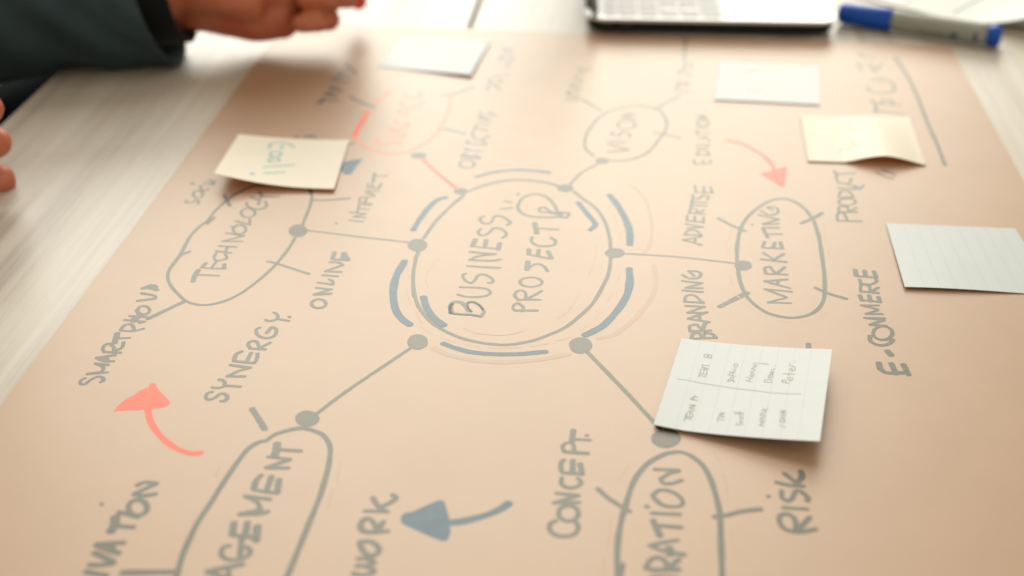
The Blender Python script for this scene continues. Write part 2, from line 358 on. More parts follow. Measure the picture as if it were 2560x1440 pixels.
ink('lettering', [[(500,495),(635,510)],[(540,462),(660,470)],[(540,462),(660,435)],[(660,435),(510,420)],[(600,340),(580,420)],[(590,385),(690,395)],[(590,340),(705,355)],[(600,285),(740,270)],[(610,280),(600,320),(650,330),(670,280)],
 [(660,330),(720,345)],[(660,215),(790,218)],[(660,215),(745,255)],[(745,255),(660,245)],[(680,150),(690,190),(790,190)],[(720,145),(730,190)],[(810,145),(785,190)],('s',[(745,50),(730,130)],2.6),[(740,75),(870,75)],('d',385,525,12,10)], O4, w=1.8, label='INTERNET in grey marker')
S8 = (780,80,4)
ink('lettering', [('s',[(70,710),(120,670)],4.5),[(120,680),(270,690)],('s',[(120,620),(240,640)],3),[(150,600),(240,640)],[(180,560),(290,600)],[(190,550),(280,560)],[(210,470),(300,500),(370,490)],[(220,460),(330,440)],[(250,430),(380,450)],[(260,400),(350,390)],[(330,330),(380,350)],[(350,320),(440,420)]], S8, 'blueblack', 2.6, label='TARGET in blue black marker')
ink('lettering', [[(1760,590),(1750,545),(1800,510),(1860,560),(1890,590)],('e',1830,490,60,34),[(1820,420),(1970,430)],[(1870,360),(1960,350),(1960,300)],[(1870,300),(1890,240)],('e',1960,262,56,28),[(1900,200),(2010,205)],[(1900,160),(2020,172)],[(1900,190),(2010,165)]], S8, 'blueblack', 2.2, label='SOLUTION in blue black marker')
ink('lettering', [('e',1550,1320,75,42),[(1490,1250),(1680,1265)],[(1500,1245),(1520,1215),(1590,1250),(1640,1230),(1680,1260)],[(1530,1160),(1600,1185),(1700,1190)],[(1540,1165),(1545,1195)],[(1530,1110),(1740,1130)],[(1560,1080),(1560,1120)],[(1700,1080),(1740,1120)],[(1600,1000),(1620,1060),(1700,1080),(1770,1040)],
 [(1640,930),(1620,990)],[(1640,960),(1760,985)],[(1650,915),(1780,930)],[(1660,870),(1790,890)],[(1660,840),(1790,890)],[(1680,790),(1690,840),(1790,830)],[(1770,800),(1850,840)]], S8, 'blueblack', 2.2, label='OBJECTIVE in blue black marker')
for p in ([(385,650),(480,700),(625,755)], [(1300,632),(1420,620),(1620,545)], [(1270,960),(1400,985),(1530,1015)]):
    ink('branch_line', [p], S8, 'blueblack', 3.2)
ink('lettering', [[(900,1135),(830,1090),(760,1120),(700,1130),(650,1100),(665,1070)],[(740,1040),(900,1050),(940,1025),(780,990)],[(770,950),(800,970),(900,970),(960,945),(940,910)],[(830,880),(850,925),(930,920)],[(860,820),(950,830)],[(870,780),(880,820)],[(940,790),(945,825)],
 [(910,700),(890,730),(960,760),(1080,740),(1100,700)],[(930,625),(960,655),(1050,660),(1090,630),(1080,600)]], S8, 'red_glare', 2.8, label='SUCCESS in coral red marker')
ink('bubble_outline', [('s',[(560,790),(500,900),(440,1000),(425,1060)],4.2),('d',425,1045,22,34)], S8, 'red', 3.2, label='strong coral stroke at the left of the SUCCESS bubble')
ink('bubble_outline', [[(790,590),(700,660),(620,720)],[(425,1060),(500,1130),(600,1180),(720,1210),(850,1215),(980,1190),(1100,1130),(1200,1060),(1280,970),(1340,850),(1380,740),(1385,640)]], S8, 'red_glare', 2.9, label='coral red bubble around SUCCESS')
ink('arrow', [('p',[(510,1270),(440,1350),(390,1420),(340,1430),(285,1390),(250,1370),(300,1300),(330,1300),(420,1275)])], S8, 'blue', label='blue arrowhead half hidden by the yellow note')
for p in ([(763,343),(775,339),(788,343)], [(738,343),(744,342)], [(874,361),(885,358)]):
    ink('stroke_end', [p], m='blueblack', w=3)
V6 = (1380,130,4.114)
ink('bubble_outline', [[(1050,580),(900,550),(720,575),(570,620),(450,710),(370,820),(335,920),(350,1000),(430,1070)],[(600,1120),(740,1115),(880,1085),(1000,1020),(1100,900),(1165,810),(1180,720),(1130,620),(1060,575)]], V6, w=2.6, label='oval around VISION')
for p in ([(310,490),(400,540),(510,610)],[(1060,590),(1180,520),(1315,450)],[(1050,830),(1170,850),(1320,885)],[(1372,-140),(1366,0),(1362,180)]):
    ink('branch_line', [p], V6, w=2.4)
ink('lettering', [[(570,1025),(680,1020),(795,1005)],[(795,1005),(690,980),(570,945)],[(590,920),(760,935)],[(640,820),(600,850),(680,870),(720,820),(790,840),(800,880)],('e',765,750,92,44),[(870,690),(710,670)],[(710,670),(850,640)],[(850,640),(720,630)]], V6, w=2.3, label='VISION in grey marker')
ink('lettering', [[(140,490),(270,490)],[(160,440),(280,460)],[(160,430),(170,400),(280,410)],[(190,350),(290,380)],[(185,340),(300,330)],[(210,290),(310,300)],[(220,250),(320,270)],[(240,220),(330,210)],[(280,160),(300,190),(400,180)]], V6, w=2.2, label='faint blurred word left of VISION')
ink('lettering', [[(1250,400),(1420,405)],[(1270,350),(1400,340)],[(1280,380),(1300,310)],[(1300,300),(1420,330)],[(1290,220),(1440,240)],[(1300,215),(1330,180),(1430,200)],[(1420,120),(1440,180)],[(1400,110),(1450,130)]], V6, w=2.2, label='faint blurred word right of VISION')
E8 = (1680,240,4)
ink('lettering', [[(215,640),(230,680),(390,675)],[(310,640),(320,680)],[(380,640),(385,675)],[(240,592),(380,592)],[(250,590),(270,540),(340,540),(375,590)],[(240,515),(350,510),(370,490),(250,480)],[(300,430),(340,410),(380,460)],[(250,420),(330,410)],[(240,340),(260,390)],[(250,362),(370,370)],[(250,312),(370,322)],('e',310,270,58,30),[(250,222),(350,232)],[(350,232),(260,192)],[(260,192),(350,202)]], E8, w=1.9, label='EDUCATION in grey marker')
M6 = (1680,440,3.6)
ink('lettering', [[(265,622),(180,595),(100,575)],[(100,575),(270,545)],[(205,600),(210,560)],[(110,530),(270,535)],[(115,530),(140,495),(210,490),(265,530)],[(140,470),(280,460)],[(280,460),(120,430)],[(130,400),(290,420)],[(135,395),(140,350)],[(200,405),(205,360)],[(280,415),(285,370)],
 [(150,330),(295,340)],[(155,325),(170,290),(220,300),(225,335)],[(230,335),(290,305)],('s',[(188,205),(168,290)],2.6),[(180,262),(310,272)],[(190,235),(310,243)],[(190,165),(185,200),(240,205),(280,170),(330,180),(320,215)],[(205,85),(215,145),(370,150)],[(285,95),(290,145)],[(345,100),(365,155)]], M6, w=2.0, label='ADVERTISE in grey marker')
ink('lettering', [[(160,1400),(350,1390)],[(165,1395),(160,1350),(220,1335),(270,1385)],('s',[(270,1385),(300,1325)],3),[(145,1285),(335,1315)],[(145,1285),(315,1225)],[(250,1300),(245,1250)],[(310,1232),(140,1230)],[(140,1230),(290,1175)],[(290,1175),(120,1168)],[(110,1130),(285,1140)],[(112,1130),(130,1080),(200,1075),(280,1140)],
 [(95,1030),(275,1045)],[(275,1010),(125,1008)],[(125,1008),(270,965)],[(270,965),(90,945)],[(95,890),(150,920),(230,920),(260,885),(230,860),(150,855)],[(150,855),(200,900)],
 [(172,1465),(400,1455)],[(175,1462),(190,1420),(250,1415),(270,1455)],[(275,1455),(300,1412),(360,1420),(400,1455)]], M6, w=2.3, label='BRANDING in grey marker above the lined note')
ink('lettering', [[(1070,1145),(865,1138)],[(865,1138),(1030,1095)],[(1030,1090),(830,1018)],[(830,1018),(1080,1042)],[(1065,1010),(830,948)],[(830,948),(1040,930)],[(950,975),(955,940)],[(840,880),(1035,888)],[(845,880),(835,830),(880,815),(935,880)],('s',[(940,880),(1015,820)],2.8),
 [(800,750),(1030,775)],[(820,690),(920,755)],('s',[(920,755),(1005,700)],2.6),[(810,645),(1005,655)],('s',[(815,640),(835,590)],2.6),('s',[(910,650),(925,600)],2.6),('s',[(990,650),(975,595)],2.8),('s',[(820,475),(862,555)],3),[(850,522),(990,524)],[(820,465),(960,467)],[(960,430),(820,435)],[(820,432),(960,390)],[(960,390),(780,350)],
 [(800,315),(870,350),(940,340),(955,300),(910,280),(860,280)],[(860,285),(910,310)],('d',722,437,14,10)], M6, w=2.2, label='MARKETING in grey marker')
ink('bubble_outline', [[(1270,390),(1200,300),(1110,235),(1000,205),(880,225),(770,290),(680,370),(620,470),(590,600),(585,740),(600,880),(620,970),(670,1080),(760,1170),(880,1240),(1050,1275),(1200,1260),(1300,1210),(1360,1130),(1375,1030),(1370,880),(1350,720),(1320,540),(1275,400)]], M6, w=2.8, label='bubble around MARKETING')
for p, w_ in (([(415,380),(530,440),(660,497)],2.6),([(1165,425),(1270,380),(1350,335)],3.2),([(425,1178),(560,1110),(680,1050)],3.8),([(1290,1005),(1400,1055),(1570,1105)],3)):
    ink('branch_line', [p], M6, w=w_)
ink('pencil_guide', [[(530,500),(505,590)],[(505,640),(500,700)],[(525,900),(540,980)],[(550,1040),(620,1110)],[(650,1140),(750,1220)],[(780,1240),(850,1270)],[(960,1300),(1080,1325)],[(1170,1310),(1250,1300)],[(1320,1280),(1400,1230)],[(1405,680),(1420,740)],[(1370,440),(1385,600)]], M6, 'pencil', 0.7)
P7 = (2060,400,2.571)
ink('lettering', [[(85,390),(240,395)],[(88,390),(85,352),(125,332),(150,388)],[(90,335),(215,335)],[(95,330),(100,300),(150,300),(160,330)],[(165,330),(210,305)],('e',148,270,55,22),[(90,240),(195,240)],[(95,240),(110,200),(160,200),(190,240)],[(90,180),(185,185),(210,170),(120,150)],[(75,110),(95,150),(160,150),(175,118)],('s',[(65,70),(85,105)],2.6),[(80,90),(200,85)]], P7, w=2.0, label='PRODUCT in grey marker')
ink('smudge', [('s',[(180,186),(232,184)],3),[(232,184),(258,162)]], P7, 'blue', 1.8, label='blue correction mark on PRODUCT')
ink('ditto_mark', [[(335,80),(390,105),(445,122)],[(375,65),(420,80),(458,100)]], P7, w=2.0)
ink('lettering', [('s',[(358,1335),(405,1368),(535,1366)],3.4),('s',[(352,1305),(362,1345)],3.6),('s',[(432,1308),(465,1375)],3.6),('s',[(510,1315),(545,1382)],3.8),('s',[(408,1228),(432,1255)],4),
 ('s',[(295,1130),(300,1165),(350,1190),(410,1185),(445,1155)],2.8),('e',378,1112,62,44),[(400,1065),(295,1058)],[(295,1058),(385,1030)],[(385,1030),(260,1015)],[(260,1015),(390,1018)],[(375,990),(270,990)],[(270,990),(345,965)],[(345,960),(240,935)],[(240,935),(350,935)],
 [(240,900),(365,912)],('s',[(230,870),(245,905)],2.8),('s',[(290,870),(300,910)],2.8),('s',[(350,880),(360,915)],2.8),[(235,845),(350,855)],[(235,842),(240,805),(290,805),(300,850)],[(300,850),(350,820)],[(230,768),(235,795),(300,800),(340,780),(332,765)],
 ('s',[(200,705),(208,745)],3.4),[(208,748),(340,755)],('s',[(260,710),(268,750)],3.2),('s',[(320,715),(335,755)],3.4)], P7, w=2.4, label='E-COMMERCE in dark grey marker')
ink('lettering', [('s',[(2021,860),(2023,885)],3.6)], label='letter end above the lined note')
H8 = (2080,120,4)
ink('underline', [[(630,95),(760,290),(860,500),(960,760),(1050,960),(1130,1175)]], H8, w=2.8, label='long straight underline beside the title')
ink('lettering', [('s',[(395,520),(440,570),(435,640)],2.8),[(430,622),(720,668)],[(470,555),(690,575)],[(480,556),(520,520),(600,530),(610,565)],[(350,390),(400,440),(540,450),(620,425),(600,350),(500,300),(390,320)],[(480,330),(510,340)],[(390,180),(420,235),(500,160)],[(300,140),(420,170)],[(250,150),(300,225)],[(260,60),(310,85)],[(290,70),(420,110)]], H8, w=2.3, label='faint title words behind the creased yellow note')
C4 = (1340,1050,3.692)
ink('lettering', [[(185,930),(130,960),(130,1020),(190,1065),(280,1075),(360,1050),(390,990),(365,940)],('e',300,862,92,72),[(400,762),(165,765)],[(165,765),(390,698)],[(390,698),(185,675)],[(240,530),(235,590),(300,625),(380,615),(420,575),(385,540)],
 [(258,370),(230,400),(235,470),(260,490)],[(250,487),(430,500)],('s',[(340,372),(337,480)],3.6),('s',[(408,405),(425,495)],3.6),[(260,292),(360,300),(480,308)],[(262,290),(245,250),(280,212),(340,222),(355,290)],('s',[(345,95),(330,200)],3.6),[(345,180),(500,186)],('d',470,143,24,14)], C4, w=2.7, label='CONCEPT. in grey marker')
ink('lettering', [[(1095,455),(1320,465)],[(1320,470),(1230,495),(1150,545)],[(1150,545),(1180,585),(1260,585),(1345,555)],[(1075,700),(1130,652),(1200,648),(1290,680),(1350,740),(1340,790),(1250,800),(1160,780),(1090,720)],
 [(1070,860),(1330,872)],('d',1025,800,28,17),('s',[(1080,925),(1145,1070)],3.6),[(1120,975),(1340,990)],[(1310,1110),(1180,1130),(1050,1160)],[(1050,1162),(1200,1215),(1370,1245)],('s',[(1230,1180),(1240,1240)],4.4),
 ('s',[(1012,1365),(1100,1385),(1320,1380)],3.3),[(1015,1360),(1060,1290),(1130,1270),(1190,1300),(1215,1378)],[(1220,1370),(1320,1285)],[(1010,1490),(1100,1450),(1300,1460)]], C4, w=2.8, label='RATION end of a word in grey marker')
ink('bubble_outline', [[(1180,322),(1050,390),(950,490),(880,620),(830,780),(790,920),(760,1080),(750,1250),(755,1500)],[(570,635),(680,730),(865,845)],('s',[(792,1335),(770,1440)],4)], C4, w=3.1, label='bubble around RATION, left side')
R5 = (1640,1120,4.5)
ink('bubble_outline', [[(-70,160),(0,115),(120,62),(250,45),(360,70),(480,150),(570,260),(640,420),(700,640),(722,800),(728,1000),(737,1200),(745,1520)],('s',[(655,775),(780,760),(960,715),(1180,688)],3.2)], R5, w=3.1, label='bubble around RATION, right side')
ink('pencil_guide', [[(640,40),(730,160)],[(745,280),(800,440),(790,520)],[(850,960),(880,1160)]], R5, 'pencil', 0.8)
ink('pencil_guide', [[(690,900),(670,1160)],[(630,1270),(620,1440)],[(850,420),(770,550)]], C4, 'pencil', 0.8)
ink('lettering', [('s',[(1800,915),(1600,945),(1450,910),(1390,830),(1400,760),(1480,745),(1560,800),(1580,920)],3),('s',[(1620,900),(1730,780)],3.2),[(1430,668),(1560,680),(1700,688)],[(1415,480),(1420,560),(1480,600),(1530,570),(1570,490),(1630,490),(1710,560),(1700,595)],
 [(1350,385),(1500,420),(1660,430)],[(1440,285),(1560,380)],('s',[(1580,400),(1640,330),(1630,260)],3.2),('d',1265,545,30,20)], R5, w=2.8, label='RISK in grey marker')
W3 = (860,1200,5.818)
ink('lettering', [[(300,450),(640,460)],('s',[(420,260),(470,350),(570,440)],3.4),[(560,380),(680,330),(760,260),(700,215)],('s',[(640,745),(400,760),(280,740),(240,680),(270,590),(350,560),(430,620),(480,730)],3.2),('s',[(500,720),(570,610)],3.4),
 ('s',[(230,900),(350,890),(450,930),(510,1000),(490,1060),(420,1100),(330,1080),(260,1000),(232,915)],3.2),[(130,1360),(240,1385),(400,1360),(440,1310)],[(440,1308),(300,1250),(180,1250)],[(340,1245),(450,1195)],[(450,1195),(330,1145),(200,1145)],('s',[(380,1120),(400,1220)],3.4)], W3, w=2.8, label='WORK end of a word in grey marker')
ink('arrow', [('p',[(825,560),(840,510),(880,480),(1000,460),(1200,370),(1330,310),(1400,290),(1460,310),(1500,450),(1540,590),(1550,760),(1520,850),(1480,890),(1410,885),(1200,800),(980,700),(870,650),(825,600)]),('s',[(1520,625),(1700,605),(1900,560),(2100,500),(2280,420),(2400,340)],4.6)], W3, 'blue', label='blue arrow beside WORK')
ink('arrow', [('p',[(755,342),(790,300),(830,265),(880,240),(930,205),(990,180),(1000,155),(1035,155),(1060,200),(1110,250),(1138,285),(1120,305),(1080,318),(1000,330),(900,335),(820,337)]),('s',[(985,320),(1000,400),(1040,470),(1100,535),(1180,590),(1260,620),(1340,620)],3.8)], (0,900,2.667), 'red', label='coral red arrow below SMARTPHONE')
ink('arrow', [('p',[(880,775),(1060,890),(1110,915),(1135,870),(1150,710),(1100,710),(1060,730),(1010,720),(990,750)]),('s',[(545,440),(700,480),(820,540),(930,610),(1040,740)],3.0)], E8, 'red', label='small coral red arrow beside EDUCATION')
A2 = (420,1080,4)
ink('lettering', [('s',[(1090,115),(1085,170),(1065,240)],4.6),[(1100,175),(1330,190)],[(1205,360),(980,355)],[(980,355),(1220,275)],[(1220,275),(1000,248)],('s',[(935,430),(880,490),(860,560)],3.4),[(850,575),(980,600),(1100,610)],('s',[(1035,445),(985,590)],3.6),('s',[(1110,475),(1090,610)],3.8),
 [(1000,795),(920,820),(715,825)],('s',[(720,820),(930,780)],3.2),[(920,770),(890,700),(770,640)],[(770,640),(1020,672)],('s',[(660,910),(645,1010)],3.8),[(630,1030),(760,1045),(890,1055)],('s',[(795,905),(770,1040)],4),('s',[(895,945),(880,1090)],4.4),
 [(620,1140),(560,1150),(530,1210),(560,1260),(640,1280),(740,1270),(810,1230),(820,1180),(780,1150)],('s',[(735,1080),(720,1240)],3.4),('s',[(750,1325),(560,1360),(390,1395)],3.2),('s',[(390,1400),(520,1440),(700,1500)],3.2),[(600,1350),(610,1440)]], A2, w=2.8, label='AGEMENT end of a word in grey marker')
ink('bubble_outline', [[(955,90),(880,115),(780,190),(660,350),(540,530),(420,720),(300,900),(220,1060),(150,1220),(95,1400),(70,1520)],[(980,90),(1060,30),(1180,-10),(1330,-38),(1450,-15),(1560,40),(1620,150),(1615,280),(1580,440),(1520,640),(1440,840),(1350,1060),(1270,1260),(1170,1500)]], A2, w=3.1, label='bubble around AGEMENT')
ink('pencil_guide', [[(1730,300),(1690,480)],[(1650,560),(1600,760)],[(520,340),(470,440)]], A2, 'pencil', 0.8)
ink('branch_line', [[(630,1022),(645,1045),(662,1073)]], w=3.8)
ink('branch_line', [[(306,1432),(380,1431),(446,1430)]], w=4)
ink('lettering', [[(1160,305),(1000,328),(860,312)],[(860,305),(1000,240),(1170,160)],[(1170,160),(1020,142),(900,185)],('e',910,495,130,108),[(650,555),(780,590),(920,622)],('s',[(600,625),(590,730),(535,825)],5),[(620,750),(850,765)],('s',[(720,980),(560,985),(340,1005)],3.4),('s',[(340,1010),(500,1080),(650,1125)],3.6),('s',[(545,1000),(545,1090)],4.2),
 ('s',[(310,1120),(470,1190),(570,1250)],3.6),('s',[(570,1265),(400,1290),(240,1285)],3.4),('s',[(190,1380),(330,1410),(480,1430)],3.6),('d',410,448,30,28)], (180,1180,5.538), w=3.2, label='IVATION end of a word in grey marker')

# ---------------------------------------------------------------- sticky notes
def solve_uv(S, px, py):
    u = v = 0.5
    for _ in range(12):
        x, y = project(S(u, v)); e = 1e-3
        xu, yu = project(S(u+e, v)); xv, yv = project(S(u, v+e))
        a, b, c, d = (xu-x)/e, (xv-x)/e, (yu-y)/e, (yv-y)/e; det = a*d-b*c
        rx, ry = px-x, py-y
        u += max(-.5, min(.5, (d*rx-b*ry)/det)); v += max(-.5, min(.5, (a*ry-c*rx)/det))
    return u, v
def make_note(corners, hfun, m, label, cat='sticky note', group='paper notes on the mind map'):
    """corners TL TR BR BL in photo pixels, hfun(u, v) height above the sheet"""
    base = PT+0.0003
    def corner(c, u, v): return PZ(c[0], c[1], base+hfun(u, v))
    TL, TR, BR, BL = corner(corners[0], 0, 0), corner(corners[1], 1, 0), corner(corners[2], 1, 1), corner(corners[3], 0, 1)
    def S(u, v):
        p = (TL*(1-u)+TR*u)*(1-v)+(BL*(1-u)+BR*u)*v
        return Vector((p.x, p.y, TZ+base+hfun(u, v)))
    e = empty('sticky_note', S(0.5, 0.5)); e.location.z = TZ+base
    tag(e, label, cat, group)
    N = 26; V = []; Fc = []
    for s in (0, 1):
        for j in range(N+1):
            for i in range(N+1):
                p = S(i/N, j/N); V.append((p.x, p.y, p.z-(0.00010 if s else 0)))
    K = (N+1)**2
    for j in range(N):
        for i in range(N):
            a = j*(N+1)+i; Fc.append((a, a+N+1, a+N+2, a+1)); Fc.append((K+a, K+a+1, K+a+N+2, K+a+N+1))
    for i in range(N):
        for a, b in ((i, i+1), (N*(N+1)+i+1, N*(N+1)+i), ((i+1)*(N+1), i*(N+1)), (i*(N+1)+N, (i+1)*(N+1)+N)):
            Fc.append((a, b, K+b, K+a))
    o = mesh('note_sheet', V, Fc, m, e, True); o.data.set_sharp_from_angle(angle=R(40))
    return e, S
def note_ink(e, S, items, crop, m, w, name='handwriting', label=None, lift=0.00006):
    ox, oy, sc = crop; V = []; Fc = []
    L1 = (S(1, .5)-S(0, .5)).length; L2 = (S(.5, 1)-S(.5, 0)).length
    for it in items:
        P = [Vector((lambda uv: (uv[0]*L1, -uv[1]*L2))(solve_uv(S, ox+x/sc, oy+y/sc))) for x, y in it]
        for seg in split_corners(P, 32): ribbon(V, Fc, seg, w*0.001, 0.0)
    Fc = up_faces(V, Fc); W = []
    stag[0] += 1
    for x, y, z in V:
        p = S(x/L1, -y/L2); W.append((p.x, p.y, p.z+lift+z+0.00001*(stag[0] % 5)))
    o = mesh(name, W, Fc, m, e)
    if label: o['label'] = label
def note_rules(e, S, us, w=0.35):
    for u in us:
        V = []; Fc = []; L1 = (S(1, .5)-S(0, .5)).length; h = w*0.0005/L1
        for k in range(25):
            v = 0.004+0.992*k/24
            for s in (-h, h):
                p = S(u+s, v); V.append((p.x, p.y, p.z+0.00004))
        for k in range(24): Fc.append((2*k, 2*k+2, 2*k+3, 2*k+1))
        mesh('ruled_line', V, Fc, M['rule'], e)
# blank, behind SUCCESS
make_note([(1007,86),(1227,102),(1177,187),(944,166)], lambda u, v: 0.0018*max(0, u)**1.5*(.4+.6*v), M['note_bluish'], 'blank white sticky note above the coral SUCCESS bubble')
e, S = make_note([(1799,154),(2048,165),(2050,262),(1786,249)], lambda u, v: 0.0002+0.0003*v*v, M['note_white'], 'blank white sticky note right of VISION, nearest the laptop')
for p in ([(700,480),(790,470)],[(700,600),(820,605)]): note_ink(e, S, [p], (1600,0,2.667), M['faint'], 1.2)
e, S = make_note([(2215,558),(2538,571),(2643,739),(2262,717)], lambda u, v: 0.0004+0.0012*math.sin(3*u+1)*v, M['note_bluish'], 'blank ruled white note at the right edge of the paper')
note_rules(e, S, [0.13+0.106*k for k in range(9)])
# goal note
def hg(u, v):
    t = max(0.0, 1-u); return 0.0008+0.0105*t**2.2*(0.45+0.55*v)+0.0012*v*u
gn, GS = make_note([(597,335),(873,350),(835,472),(535,432)], hg, M['note_yellow'], 'pale yellow sticky note reading Goal, with its left corner curling up')
note_ink(gn, GS, [[(925,380),(935,320),(1000,300),(1100,295),(1200,320),(1260,370)],[(1100,330),(1085,390)],[(925,370),(930,340)],
 [(945,430),(935,470),(960,490),(1060,480),(1090,450),(1060,425),(960,425)],[(930,560),(910,530),(940,505),(1040,510),(1070,540)],[(915,560),(1070,545)],[(850,630),(1050,612),(1260,600)],[(855,710),(1130,693)]], (500,300,5.333), M['note_ink'], 1.7, label='Goal written in light blue ink')
note_ink(gn, GS, [[(675,716),(710,714)]], (500,300,5.333), M['note_ink'], 3.0, label='dot of the exclamation mark')
# creased yellow note
def hy(u, v):
    t = max(0.0, min(1.0, (u-0.30)/0.70)); v = max(0.0, v)
    return 0.0006+0.0040*math.sin(math.pi*t)**1.2*v**0.8+0.0016*max(0.0, 1-abs(u-0.64)/0.30)*(0.5+0.5*v)
e, S = make_note([(2001,287),(2272,292),(2315,412),(2020,402)], hy, M['note_yellow'], 'creased pale yellow sticky note arching off the paper beside the underline')
note_ink(e, S, [[(1330,1020),(1340,990),(1400,1000),(1420,960)],[(1420,960),(1400,920),(1460,980)],[(1390,830),(1410,815),(1400,870)]], (1600,0,2.667), M['faint'], 1.3, label='faint pencil scribble')
# team note
def ht(u, v):
    u = max(0, min(1.05, u)); return 0.0006+0.0092*u**1.5+0.0010*max(0, 1-u*5)*max(0, v)**2
tn, TS = make_note([(1704,845),(2080,873),(2050,1103),(1634,1061)], ht, M['note_white'], 'ruled white note listing two teams of names, its right side lifted off the paper')
note_rules(tn, TS, (0.134,0.237,0.34,0.447,0.553,0.66,0.766,0.87))
T8 = (1640,840,5.143)
note_ink(tn, TS, [[(270,548),(450,580),(640,615),(850,650),(1060,680),(1280,705),(1480,730),(1700,742),(1865,742)]], T8, M['pencil_note'], 0.32, 'dividing_line')
note_ink(tn, TS, [[(360,1095),(385,1000)],[(375,1050),(460,1075)],[(385,1035),(460,1050)],[(390,1030),(405,985)],[(430,1040),(440,990)],[(460,1050),(475,1010)],[(475,1000),(420,965)],[(420,965),(495,960)],[(495,940),(425,925)],[(425,925),(500,905)],[(500,905),(430,885)],[(430,885),(510,890)],
 [(440,810),(530,830)],[(440,810),(500,770)],[(500,780),(540,790)],[(480,820),(490,780)]], T8, M['pencil_note'], 0.55, label='TEAM A')
note_ink(tn, TS, [[(545,530),(560,480)],[(550,505),(640,525)],[(565,480),(645,500)],[(565,475),(575,430)],[(605,480),(620,440)],[(645,500),(655,455)],[(575,425),(665,440)],[(665,440),(595,400)],[(595,400),(680,420)],[(595,370),(685,385)],[(590,400),(600,365)],
 [(615,270),(715,285)],[(620,270),(620,240),(660,235),(665,275)],[(668,275),(680,240),(712,245),(712,282)]], T8, M['pencil_note'], 0.55, label='TEAM B')
def words(lst, lab): note_ink(tn, TS, lst, T8, M['pencil_note'], 0.5, label=lab)
words([[(790,1100),(800,1040)],[(795,1070),(870,1085)],[(800,1035),(875,1045)],[(875,1030),(810,1015)],[(810,1010),(870,1000)],[(870,1000),(820,985)],[(820,985),(880,990)]], 'TIM')
words([[(1040,1120),(1030,1145),(1070,1145),(1080,1120),(1110,1125),(1105,1150)],[(1080,1085),(1070,1100),(1110,1105),(1115,1085)],[(1075,1060),(1080,1035),(1110,1035),(1120,1060),(1085,1068)],[(1010,1000),(1130,1010)],[(1000,980),(1130,990)],[(1070,1020),(1080,965)],[(1130,940),(1136,944)]], 'Scott.')
words([[(1390,1160),(1325,1145)],[(1325,1145),(1380,1120)],[(1380,1120),(1330,1090)],[(1330,1090),(1400,1100)],[(1400,1080),(1335,1060)],[(1335,1055),(1405,1040)],[(1340,1020),(1410,1025)],[(1340,1015),(1350,990),(1375,1000),(1410,985)],[(1360,960),(1420,970)],[(1370,930),(1400,960),(1440,930)]], 'MARK')
words([[(1590,1150),(1640,1165),(1655,1185)],[(1600,1110),(1590,1080),(1650,1075),(1660,1105),(1610,1115)],[(1590,1050),(1660,1060)],[(1600,1015),(1670,1025)],[(1625,1050),(1635,1020)],[(1670,1000),(1600,985)],[(1600,985),(1670,970)],[(1670,965),(1600,955)]], 'JOHN')
words([[(940,560),(915,575),(930,590),(970,570),(1005,580),(1000,600)],[(960,530),(950,560),(990,565),(1000,535),(965,528)],[(920,500),(1030,520)],[(940,500),(950,475),(985,480),(990,505)],[(940,460),(1020,475)],[(985,465),(1020,440)],[(980,430),(1030,430)],[(1000,400),(1035,405)],[(1000,380),(1010,355),(1050,360),(1050,385),(1010,390)]], 'Sophia')
words([[(1150,570),(1230,590)],[(1165,530),(1240,550)],[(1195,575),(1205,540)],[(1235,528),(1235,492)],[(1235,492),(1212,500),(1212,518),(1235,528)],[(1235,528),(1258,518),(1258,492)],[(1215,470),(1265,480)],[(1220,460),(1270,445)],[(1225,420),(1275,430)],[(1230,420),(1280,400)],[(1240,390),(1300,380)],[(1250,350),(1300,385)],[(1270,345),(1440,362)]], 'Henry')
words([[(1390,590),(1490,600)],[(1390,590),(1398,562),(1480,558),(1490,598)],[(1470,540),(1470,505)],[(1470,505),(1440,512),(1440,530),(1470,540)],[(1470,540),(1500,532),(1498,505)],[(1505,470),(1465,478),(1470,495),(1500,495),(1505,472)],[(1470,458),(1520,462)],[(1480,440),(1525,420)],[(1530,380),(1537,384)]], 'Dean.')
words([[(1615,590),(1720,610)],[(1618,590),(1625,565),(1665,570),(1670,595)],[(1725,575),(1725,530)],[(1725,530),(1690,540),(1690,562),(1725,575)],[(1725,575),(1760,562),(1755,530)],[(1640,485),(1790,490)],[(1700,510),(1715,470)],[(1752,450),(1752,415)],[(1752,415),(1715,422),(1715,440),(1752,450)],[(1752,450),(1790,440),(1785,412)],[(1790,400),(1720,380)],[(1720,380),(1715,350)],[(1788,325),(1794,329)]], 'Peter.')

# ---------------------------------------------------------------- laptop, seen from its side
def solid(name, poly, z0, z1, m, parent, bevel=0.0, seg=2, smooth=False):
    bm = bmesh.new(); lo = [bm.verts.new((x, y, z0)) for x, y in poly]; hi = [bm.verts.new((x, y, z1)) for x, y in poly]
    bm.faces.new(lo[::-1]); bm.faces.new(hi); n = len(poly)
    for i in range(n): bm.faces.new((lo[i], lo[(i+1) % n], hi[(i+1) % n], hi[i]))
    if bevel: bmesh.ops.bevel(bm, geom=[e for e in bm.edges if abs(e.verts[0].co.z-e.verts[1].co.z) < 1e-7], offset=bevel, segments=seg, affect='EDGES')
    return bm_obj(name, bm, m, parent, smooth)
def rrect(x0, y0, x1, y1, r, n=6):
    P = []
    for cx, cy, a in ((x1-r, y1-r, 0), (x0+r, y1-r, 90), (x0+r, y0+r, 180), (x1-r, y0+r, 270)):
        for k in range(n+1):
            t = R(a+90*k/n); P.append((cx+r*math.cos(t), cy+r*math.sin(t)))
    return P
M['alu'] = mat('silver_aluminium', (0.62, 0.62, 0.61), 0.42, 0.5, metal=0.55, noise_amt=0.02, nscale=300)
